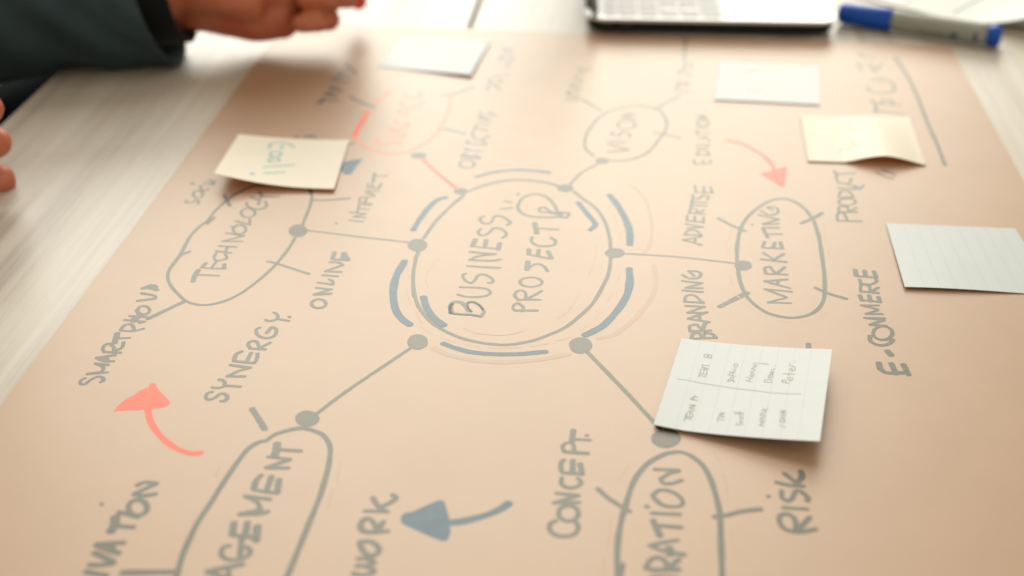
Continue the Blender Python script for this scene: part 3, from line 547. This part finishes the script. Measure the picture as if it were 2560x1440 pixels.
M['alu_shaded'] = mat('shaded_aluminium', (0.012, 0.014, 0.015), 0.7, 0.12)  # backlit shade on the side of the silver case, put into its colour
M['port'] = mat('port_black', (0.012, 0.012, 0.014), 0.4, 0.5)
M['key'] = mat('pale_grey_key', (0.33, 0.34, 0.33), 0.45, 0.5, noise_amt=0.03, nscale=200)
M['well'] = mat('keyboard_well', (0.55, 0.55, 0.54), 0.5, 0.5)
M['rubber'] = mat('rubber', (0.02, 0.02, 0.02), 0.8, 0.3)
M['screen'] = mat('dark_glass', (0.015, 0.017, 0.02), 0.12, 0.5)
l0, l1 = PZ(1462, 86), PZ(2092, 97)      # lower front corners on the sheet
ldir = (l1-l0); LW = ldir.length; ldir.normalize(); lang = math.atan2(ldir.y, ldir.x)
lap = empty('laptop', (0, 0, 0))
tag(lap, 'open silver laptop seen from its side, at the back of the paper', 'laptop')
def lchild(o): o.parent = lap; o.matrix_parent_inverse = Matrix.Identity(4); return o
LL = 0.304; H0, H1 = 0.0020, 0.0132
for x, y in ((0.016, 0.016), (LW-0.016, 0.016), (0.016, LL-0.016), (LW-0.016, LL-0.016)):
    bm = bmesh.new(); bmesh.ops.create_cone(bm, cap_ends=True, segments=20, radius1=0.006, radius2=0.007, depth=H0, matrix=Matrix.Translation((x, y, H0/2)))
    lchild(bm_obj('rubber_foot', bm, M['rubber'], None, True))
lchild(solid('bottom_case', rrect(0.0025, 0.0025, LW-0.0025, LL-0.0025, 0.011), H0, 0.0102, M['alu_shaded'], None, 0.0026, 3))
body = lchild(solid('body', rrect(0, 0, LW, LL, 0.013), 0.0104, H1, M['alu'], None, 0.0009, 3))
lchild(solid('keyboard_well', rrect(0.012, 0.005, 0.116, LL-0.005, 0.003), H1+0.00005, H1+0.00015, M['well'], None))
# keys: rows run along y (the laptop's width), columns across x; hinge is at x = 0
kme = None
def keymesh(w_, l_):
    bm = bmesh.new(); P = rrect(-w_/2, -l_/2, w_/2, l_/2, 0.0012, 2)
    lo = [bm.verts.new((x, y, 0)) for x, y in P]; hi = [bm.verts.new((x*0.97, y*0.97, 0.0011)) for x, y in P]
    bm.faces.new(hi); n = len(P)
    for i in range(n): bm.faces.new((lo[i], lo[(i+1) % n], hi[(i+1) % n], hi[i]))
    me = bpy.data.meshes.new('key'); bm.to_mesh(me); bm.free(); me.materials.append(M['key']); return me
k_std = keymesh(0.0145, 0.0165); k_fn = keymesh(0.0085, 0.0165); k_wide = keymesh(0.0145, 0.030); k_space = keymesh(0.0145, 0.094)
xs = [0.0215, 0.0355, 0.0528, 0.0700, 0.0873, 0.1045]
for r_, x in enumerate(xs):
    y = 0.0068
    while y < LL-0.022:
        if r_ == 5 and 0.098 < y < 0.12: me = k_space; ln = 0.094
        elif r_ in (1, 2, 3, 4) and (y < 0.02 and r_ in (3, 4) or y > LL-0.045): me = k_wide; ln = 0.030
        else: me = k_fn if r_ == 0 else k_std; ln = 0.0165
        o = bpy.data.objects.new('key', me); C.objects.link(o); o.location = (x, y+ln/2, H1+0.00015); lchild(o)
        y += ln+0.0027
lchild(solid('trackpad', rrect(0.122, LL/2-0.062, LW-0.008, LL/2+0.062, 0.004), H1+0.00005, H1+0.00035, M['alu'], None))
for x in (0.018, 0.034):
    lchild(solid('port', rrect(x-0.0045, -0.0003, x+0.0045, 0.002, 0.0005, 2), 0.0066, 0.0090, M['port'], None))
# lid: tilted back to the left from the hinge
bm = bmesh.new()
P = rrect(-0.001, 0.002, LW-0.001, LL-0.002, 0.012)
lo = [bm.verts.new((x, y, -0.0052)) for x, y in P]; hi = [bm.verts.new((x, y, 0)) for x, y in P]; n = len(P)
bm.faces.new(lo[::-1]); bm.faces.new(hi)
for i in range(n): bm.faces.new((lo[i], lo[(i+1) % n], hi[(i+1) % n], hi[i]))
TILT = R(104)
lidm = Matrix.Translation((0.006, 0, H1+0.001)) @ Matrix.Rotation(-TILT, 4, 'Y')
M['lid'] = mat('lid_edge_grey', (0.16, 0.19, 0.22), 0.5, 0.4)
lid = lchild(bm_obj('lid', bm, M['lid'], None)); lid.matrix_basis = lidm
bm = bmesh.new(); P = rrect(0.008, 0.006, LW-0.005, LL-0.006, 0.006)
bm.faces.new([bm.verts.new((x, y, 0.0002)) for x, y in P]); sc = bm_obj('screen', bm, M['screen'], None); sc.parent = lid; sc.matrix_parent_inverse = Matrix.Identity(4)
bm = bmesh.new(); bmesh.ops.create_cone(bm, cap_ends=True, segments=20, radius1=0.0045, radius2=0.0045, depth=LL-0.05, matrix=Matrix.Translation((0.0045, LL/2, H1-0.001)) @ Matrix.Rotation(math.pi/2, 4, 'X'))
lchild(bm_obj('hinge', bm, M['alu_shaded'], None, True))
lap.location = (l0.x, l0.y, TZ+PT+0.0006); lap.rotation_euler = (0, 0, lang)

# ---------------------------------------------------------------- blue board marker
def lathe(name, prof, m, parent, seg=40):
    """profile list of (x along axis, radius), closed at both ends"""
    V = []; Fc = []
    for x, r in prof:
        for k in range(seg):
            t = 2*math.pi*k/seg; V.append((x, r*math.cos(t), r*math.sin(t)))
    for i in range(len(prof)-1):
        for k in range(seg):
            a = i*seg+k; b = i*seg+(k+1) % seg; Fc.append((a, b, b+seg, a+seg))
    Fc.append(tuple(range(seg))[::-1]); Fc.append(tuple(range((len(prof)-1)*seg, len(prof)*seg)))
    o = mesh(name, V, Fc, m, None, False); o.parent = parent; o.matrix_parent_inverse = Matrix.Identity(4)
    for p in o.data.polygons: p.use_smooth = len(p.vertices) == 4
    return o
M['cap'] = mat('blue_plastic', (0.001, 0.065, 0.40), 0.36, 0.3)
M['barrel'] = mat('pale_grey_plastic', (0.25, 0.27, 0.24), 0.5, 0.5)
M['bprint'] = mat('marker_print', (0.02, 0.03, 0.09), 0.4, 0.5)
RM = 0.0092
m0, m1 = PZ(2098, 32, RM), PZ(2503, 93, RM)
mk = empty('board_marker', (0, 0, 0)); tag(mk, 'whiteboard marker with a blue cap and pale grey barrel beside the laptop', 'marker pen')
ML = (m1-m0).length; f = ML/0.138
lathe('cap', [(0, 0.0066), (0.0012, 0.0078), (0.004, 0.0088), (0.030, 0.0092), (0.0455, 0.0093), (0.0465, 0.0088)], M['cap'], mk)
lathe('barrel', [(0.0460, 0.0082), (0.050, 0.0089), (0.120, 0.0089), (0.1275, 0.0086)], M['barrel'], mk)
lathe('end_plug', [(0.1270, 0.0078), (0.1278, 0.0090), (0.1355, 0.0089), (0.1378, 0.0076)], M['cap'], mk)
def patch(name, x0, x1, t0, t1, r, m):
    V = []; Fc = []; nx, nt = 3, 8
    for i in range(nx+1):
        for j in range(nt+1):
            t = t0+(t1-t0)*j/nt; V.append((x0+(x1-x0)*i/nx, r*math.cos(t), r*math.sin(t)))
    for i in range(nx):
        for j in range(nt): a = i*(nt+1)+j; Fc.append((a, a+1, a+nt+2, a+nt+1))
    o = mesh(name, V, Fc, m, None); o.parent = mk; o.matrix_parent_inverse = Matrix.Identity(4)
patch('printed_mark', 0.098, 0.1035, R(180), R(210), 0.00896, M['bprint'])
patch('printed_mark', 0.117, 0.1195, R(160), R(215), 0.00896, M['bprint'])
patch('printed_mark', 0.0705, 0.094, R(196), R(203), 0.00896, M['bprint'])
mk.location = (m0.x, m0.y, TZ+RM+PT-0.0001); mk.rotation_euler = (0, 0, math.atan2(m1.y-m0.y, m1.x-m0.x)); mk.scale = (f, 1, 1)

# ---------------------------------------------------------------- loose printed sheets, top right
M['page'] = mat('white_page', (0.74, 0.75, 0.72), 0.5, 0.5, noise_amt=0.01, nscale=40, trans=((0.7, 0.7, 0.6), 0.15))
M['print'] = mat('faint_print', (0.12, 0.20, 0.26), 0.5, 0.3)
def page(c, ang, z0, curl, label, lines):
    W_, L_ = 0.297, 0.21; e = empty('paper_sheet', (c.x, c.y, TZ+z0)); tag(e, label, 'paper', 'loose printed sheets behind the marker')
    e.rotation_euler = (0, 0, ang)
    def S(x, y):
        d = max(0, (x-(W_-0.075))/0.075)
        return Vector((x-0.006*d*d, y, curl*d**2*(1-0.6*min(1, y/0.15))))
    V = []; Fc = []; nx, ny = 36, 12
    for s in (0, 1):
        for j in range(ny+1):
            for i in range(nx+1):
                p = S(W_*i/nx, L_*j/ny)
                # rounded lifted corner
                V.append((p.x, p.y, p.z-0.00014*s))
    K = (nx+1)*(ny+1)
    for j in range(ny):
        for i in range(nx):
            a = j*(nx+1)+i; Fc.append((a, a+1, a+nx+2, a+nx+1)); Fc.append((K+a, K+a+nx+1, K+a+nx+2, K+a+1))
    for i in range(nx): Fc.append((i, K+i, K+i+1, i+1))
    for j in range(ny): a = j*(nx+1)+nx; Fc.append((a, K+a, K+a+nx+1, a+nx+1))
    o = mesh('sheet', V, Fc, M['page'], None, True); o.data.set_sharp_from_angle(angle=R(40)); o.parent = e; o.matrix_parent_inverse = Matrix.Identity(4)
    for x, y0, y1, w_ in lines:
        V = []; Fc = []
        for k in range(13):
            y = y0+(y1-y0)*k/12
            for s in (-w_, w_): p = S(x+s, y); V.append((p.x, p.y, p.z+0.00008))
        for k in range(12): Fc.append((2*k, 2*k+1, 2*k+3, 2*k+2))
        o = mesh('printed_line', V, Fc, M['print'], None); o.parent = e; o.matrix_parent_inverse = Matrix.Identity(4)
c0 = PZ(2170, 2, 0.0); c1 = PZ(2490, 80, 0.0); a0 = math.atan2(c1.y-c0.y, c1.x-c0.x)
page(c1 - Vector((math.cos(a0+.03), math.sin(a0+.03), 0))*0.262 + Vector((0.012, 0.014, 0)), a0+0.03, 0.0010, 0.004, 'grey white sheet at the bottom of the loose stack', [])
page(c1 - Vector((math.cos(a0), math.sin(a0), 0))*0.268, a0, 0.0016, 0.016, 'white printed sheet on top of the stack with a curled corner', [(0.178, 0.012, 0.16, 0.0009), (0.222, 0.014, 0.16, 0.0011), (0.14, 0.012, 0.16, 0.0007), (0.10, 0.012, 0.16, 0.0007)])

# ---------------------------------------------------------------- person: two hands, forearms, jacket
def skin_mat():
    m = bpy.data.materials.new('skin'); m.use_nodes = True; nt = m.node_tree; n = nt.nodes; L = nt.links; b = n['Principled BSDF']
    b.inputs['Roughness'].default_value = 0.5; b.inputs['Subsurface Weight'].default_value = 0.25
    b.inputs['Subsurface Radius'].default_value = (1.0, 0.25, 0.1); b.inputs['Subsurface Scale'].default_value = 0.006
    tc = n.new('ShaderNodeTexCoord'); t = n.new('ShaderNodeTexNoise'); t.inputs['Scale'].default_value = 45; t.inputs['Detail'].default_value = 3; L.new(tc.outputs['Object'], t.inputs['Vector'])
    r = n.new('ShaderNodeValToRGB'); L.new(t.outputs['Fac'], r.inputs[0])
    r.color_ramp.elements[0].position = 0.35; r.color_ramp.elements[0].color = (0.45, 0.105, 0.050, 1)
    r.color_ramp.elements[1].position = 0.7; r.color_ramp.elements[1].color = (0.51, 0.19, 0.10, 1)
    L.new(r.outputs[0], b.inputs['Base Color']); return m
M['skin'] = skin_mat()
def chain(bm, pts):
    """tapered capsule chain: pts of (Vector, radius)"""
    for i, (p, r) in enumerate(pts):
        bmesh.ops.create_uvsphere(bm, u_segments=20, v_segments=12, radius=r, matrix=Matrix.Translation(p))
        if i:
            q, s = pts[i-1]; d = p-q
            if d.length > 1e-5:
                mt = Matrix.Translation((p+q)/2) @ d.to_track_quat('Z', 'Y').to_matrix().to_4x4()
                bmesh.ops.create_cone(bm, cap_ends=True, segments=20, radius1=s, radius2=r, depth=d.length, matrix=mt)
def remeshed(name, bm, m, parent, voxel, smooth_it, disp=None):
    me = bpy.data.meshes.new('tmp'); bm.to_mesh(me); bm.free()
    o = bpy.data.objects.new('tmp', me); C.objects.link(o)
    md = o.modifiers.new('r', 'REMESH'); md.mode = 'VOXEL'; md.voxel_size = voxel
    ms = o.modifiers.new('s', 'SMOOTH'); ms.factor = 0.5; ms.iterations = smooth_it
    dg = bpy.context.evaluated_depsgraph_get(); ev = o.evaluated_get(dg)
    me2 = bpy.data.meshes.new_from_object(ev); bpy.data.objects.remove(o); bpy.data.meshes.remove(me)
    me2.name = name; me2.materials.clear()
    if disp:
        ns = [v.normal.copy() for v in me2.vertices]
        for v, nn in zip(me2.vertices, ns): v.co += nn*disp(v.co)
    return link(name, me2, m, parent, True)
person = empty('person', (-0.62, 0.95, TZ)); tag(person, 'person in a dark teal jacket reaching over the table from the left', 'person')
YH = 1.005
def hp(px, py, Y=YH): return PY(px, py, Y)
bm = bmesh.new()
# left hand (palm towards the camera, little finger down), forearm
wrist = Vector((-0.275, 0.998, TZ+0.052))
elbow_l = Vector((-0.53, 1.02, TZ+0.09)); sh_l = Vector((-0.74, 1.27, TZ+0.34)); neck = Vector((-0.76, 1.07, TZ+0.40)); sh_r = Vector((-0.74, 0.87, TZ+0.34))
elbow_r = Vector((-0.62, 0.66, TZ+0.05)); wrist_r = Vector((-0.485, 0.74, TZ+0.040))
chain(bm, [(wrist, 0.025), (elbow_l, 0.038), (sh_l, 0.05), (neck, 0.055), (sh_r, 0.05), (elbow_r, 0.038), (wrist_r, 0.026)])
chain(bm, [(wrist+Vector((0, 0, 0.012)), 0.022), (hp(470, -30), 0.023), (hp(560, -40), 0.024)])
palm_rows = [([(455, 20), (520, 21), (580, 32), (640, 44), (700, 42)], [0.0185, 0.019, 0.0195, 0.0195, 0.0178]),
             ([(455, -40), (560, -35), (640, -25), (715, -18)], [0.022, 0.022, 0.020, 0.0165]),
             ([(455, -95), (560, -95), (640, -90), (725, -75)], [0.020, 0.021, 0.019, 0.0165]),
             ([(470, -130), (560, -145), (640, -145), (725, -130)], [0.017, 0.019, 0.018, 0.016])]
for k, (pp, rr) in enumerate(palm_rows):
    chain(bm, [(hp(x, y, 1.012+0.003*k), r) for (x, y), r in zip(pp, rr)])
chain(bm, [(hp(520, -20, 0.996), 0.016), (hp(620, 5, 0.996), 0.015)])       # heel of the palm towards the camera
# little finger, curled back on itself
chain(bm, [(hp(700, 42, 1.020), 0.0125), (hp(812, 44, 1.022), 0.0092), (hp(823, 50, 1.005), 0.0088), (hp(790, 54, 0.992), 0.0084), (hp(752, 58, 0.990), 0.0080)])
chain(bm, [(hp(715, -15, 1.024), 0.013), (hp(850, -14, 1.028), 0.0098), (hp(868, -8, 1.010), 0.0094), (hp(820, -6, 0.995), 0.0088), (hp(765, -4, 0.992), 0.0084)])
chain(bm, [(hp(722, -75, 1.028), 0.013), (hp(880, -72, 1.034), 0.0102), (hp(900, -62, 1.014), 0.0096), (hp(840, -62, 0.998), 0.009), (hp(775, -60, 0.994), 0.0086)])
chain(bm, [(hp(722, -130, 1.030), 0.013), (hp(850, -132, 1.040), 0.0100), (hp(882, -100, 1.050), 0.0092), (hp(888, -66, 1.056), 0.0082)])
chain(bm, [(hp(540, -150, 0.995), 0.017), (hp(660, -185, 0.995), 0.0135), (hp(780, -165, 1.005), 0.0112), (hp(870, -120, 1.025), 0.0096)])
# right hand resting on its side, finger tips at the left edge of the frame
YR = 0.765
def hr(px, py, Y=YR): return PY(px, py, Y)
chain(bm, [(wrist_r, 0.026), (hr(-330, 440), 0.021), (hr(-330, 395), 0.021)])
chain(bm, [(wrist_r+Vector((0, 0, 0.02)), 0.024), (hr(-330, 340), 0.019), (hr(-320, 290), 0.018)])
for (tx, ty, rt, kx, ky) in ((1, 449, 0.0100, -300, 436), (-12, 357, 0.0104, -320, 378), (-33, 272, 0.0104, -330, 318), (-90, 195, 0.0098, -320, 262)):
    a = hr(kx, ky, YR+0.004); t = hr(tx, ty, YR); mid = a.lerp(t, 0.5)+Vector((0, 0.010, 0.003)); dd = a.lerp(t, 0.78)+Vector((0, 0.007, 0.0015))
    chain(bm, [(a, 0.0128), (mid, 0.0112), (dd, 0.0106), (t, rt)])
chain(bm, [(hr(-350, 300), 0.016), (hr(-260, 200, YR-0.03), 0.013), (hr(-170, 170, YR-0.03), 0.0115)])
remeshed('body', bm, M['skin'], person, 0.0022, 6, lambda c: 0.0005*noise.noise(c*140))
# black shirt cuffs and the jacket
M['shirt'] = mat('black_knit', (0.004, 0.005, 0.006), 0.9, 0.2, sheen=0.1)
M['jacket'] = mat('dark_teal_cloth', (0.028, 0.048, 0.056), 0.9, 0.25, noise_amt=0.35, nscale=14, bump=0.35, bscale=1300)
def tube(name, path, m, parent, seg=56, sub=10, thick=0.0022, fold=0.0, tilt=None, fseed=0):
    P = []; 
    pts = [Vector(p) for p, r in path]; rs = [r for p, r in path]
    S = []
    for i in range(len(pts)-1):
        p0 = pts[max(0, i-1)]; p1 = pts[i]; p2 = pts[i+1]; p3 = pts[min(len(pts)-1, i+2)]
        for k in range(sub):
            t = k/sub; S.append((0.5*((2*p1)+(p2-p0)*t+(2*p0-5*p1+4*p2-p3)*t*t+(3*p1-p0-3*p2+p3)*t**3), rs[i]*(1-t)+rs[i+1]*t))
    S.append((pts[-1], rs[-1])); V = []; Fc = []; n = len(S)
    for lay in (0, 1):
        for i, (c, r) in enumerate(S):
            d = (S[min(n-1, i+1)][0]-S[max(0, i-1)][0]).normalized()
            a = Vector((0, 0, 1)).cross(d).normalized(); b = d.cross(a)
            for k in range(seg):
                t = 2*math.pi*k/seg
                q = c+(a*math.cos(t)+b*math.sin(t))*r
                if fold:
                    s_ = Vector((q.x*26+q.z*30, q.y*12, q.z*10+fseed)); f_ = noise.noise(s_)+0.5*noise.noise(s_*2.1)
                    e_ = min(1, (n-1-i)/6)
                    q += (a*math.cos(t)+b*math.sin(t))*f_*fold*(0.25+0.75*e_)
                q -= (a*math.cos(t)+b*math.sin(t))*thick*lay
                if tilt and i > n-5: q += d*tilt*(-math.sin(t))*((i-(n-5))/4)
                if q.z < TZ+0.0010+0.001*lay and q.x > -0.412+(q.y-0.95)*0.1: q.z = TZ+0.0010+0.001*lay
                V.append(q)
    K = n*seg
    for i in range(n-1):
        for k in range(seg):
            a = i*seg+k; b = i*seg+(k+1) % seg
            Fc.append((a, b, b+seg, a+seg)); Fc.append((K+a, K+a+seg, K+b+seg, K+b))
    for k in range(seg):
        a = (n-1)*seg+k; b = (n-1)*seg+(k+1) % seg; Fc.append((a, b, K+b, K+a)); Fc.append((k, K+k, K+(k+1) % seg, (k+1) % seg))
    return mesh(name, V, Fc, m, parent, True)
tube('sleeve', [(sh_l+Vector((-.03, 0, -.01)), 0.085), (elbow_l+Vector((-0.02, 0.02, 0.0)), 0.074), ((-0.47, 1.00, TZ+0.050), 0.076), ((-0.405, 0.985, TZ+0.044), 0.063), ((-0.345, 0.985, TZ+0.046), 0.051), ((-0.300, 0.987, TZ+0.046), 0.050), ((-0.274, 0.988, TZ+0.047), 0.049)], M['jacket'], person, fold=0.008, tilt=0.012)['label'] = 'dark teal sleeve reaching over the table'
tube('shirt_cuff', [((-0.40, 0.99, TZ+0.052), 0.038), ((-0.30, 0.99, TZ+0.051), 0.037), ((-0.2560, 0.990, TZ+0.0515), 0.0345)], M['shirt'], person, tilt=0.006)
tube('sleeve', [(sh_r+Vector((-.03, 0, -.01)), 0.085), (elbow_r+Vector((-.02, -.02, 0)), 0.072), ((-0.56, 0.70, TZ+0.056), 0.056), ((-0.50, 0.735, TZ+0.050), 0.048)], M['jacket'], person, fold=0.008, fseed=7)
bm = bmesh.new()
chain(bm, [(Vector((-0.80, 1.07, TZ+0.34)), 0.15), (Vector((-0.80, 1.07, TZ+0.15)), 0.16), (Vector((-0.78, 1.08, TZ-0.08)), 0.165), (Vector((-0.76, 1.08, TZ-0.22)), 0.17)])
chain(bm, [(sh_l, 0.08), (sh_r, 0.08)])
remeshed('jacket_body', bm, M['jacket'], person, 0.008, 5, lambda c: 0.008*noise.noise(c*16))
M['trouser'] = mat('near_black_trousers', (0.003, 0.005, 0.006), 1.0, 0.05, noise_amt=0.4, nscale=20)
bm = bmesh.new()
for y in (1.0, 1.24):
    chain(bm, [(Vector((-0.72, y, TZ-0.26)), 0.095), (Vector((-0.34, y-0.01, TZ-0.17)), 0.088), (Vector((-0.32, y-0.01, 0.10)), 0.05)])
remeshed('trousers', bm, M['trouser'], person, 0.008, 5, lambda c: 0.006*noise.noise(c*18))
# orange red marker held in the fist
M['orange'] = mat('orange_red_plastic', (0.75, 0.045, 0.008), 0.35, 0.5)
pen = empty('marker_pen', (0, 0, 0)); tag(pen, 'orange red marker held in the hand above the paper', 'marker pen')
q1 = hp(897, 5, 1.070); q0 = hp(806, -95, 1.030)
def lathe2(name, prof, m):
    o = lathe(name, prof, m, pen, 28); return o
dl = (q1-q0).length
lathe2('barrel', [(-0.03, 0.006), (-0.028, 0.0072), (dl-0.022, 0.0072), (dl-0.020, 0.0068)], M['orange'])
lathe2('cap', [(dl-0.020, 0.0082), (dl-0.004, 0.0080), (dl+0.002, 0.0066), (dl+0.004, 0.003)], M['orange'])
pen.location = q0; pen.rotation_mode = 'QUATERNION'; pen.rotation_quaternion = (q1-q0).to_track_quat('X', 'Z')
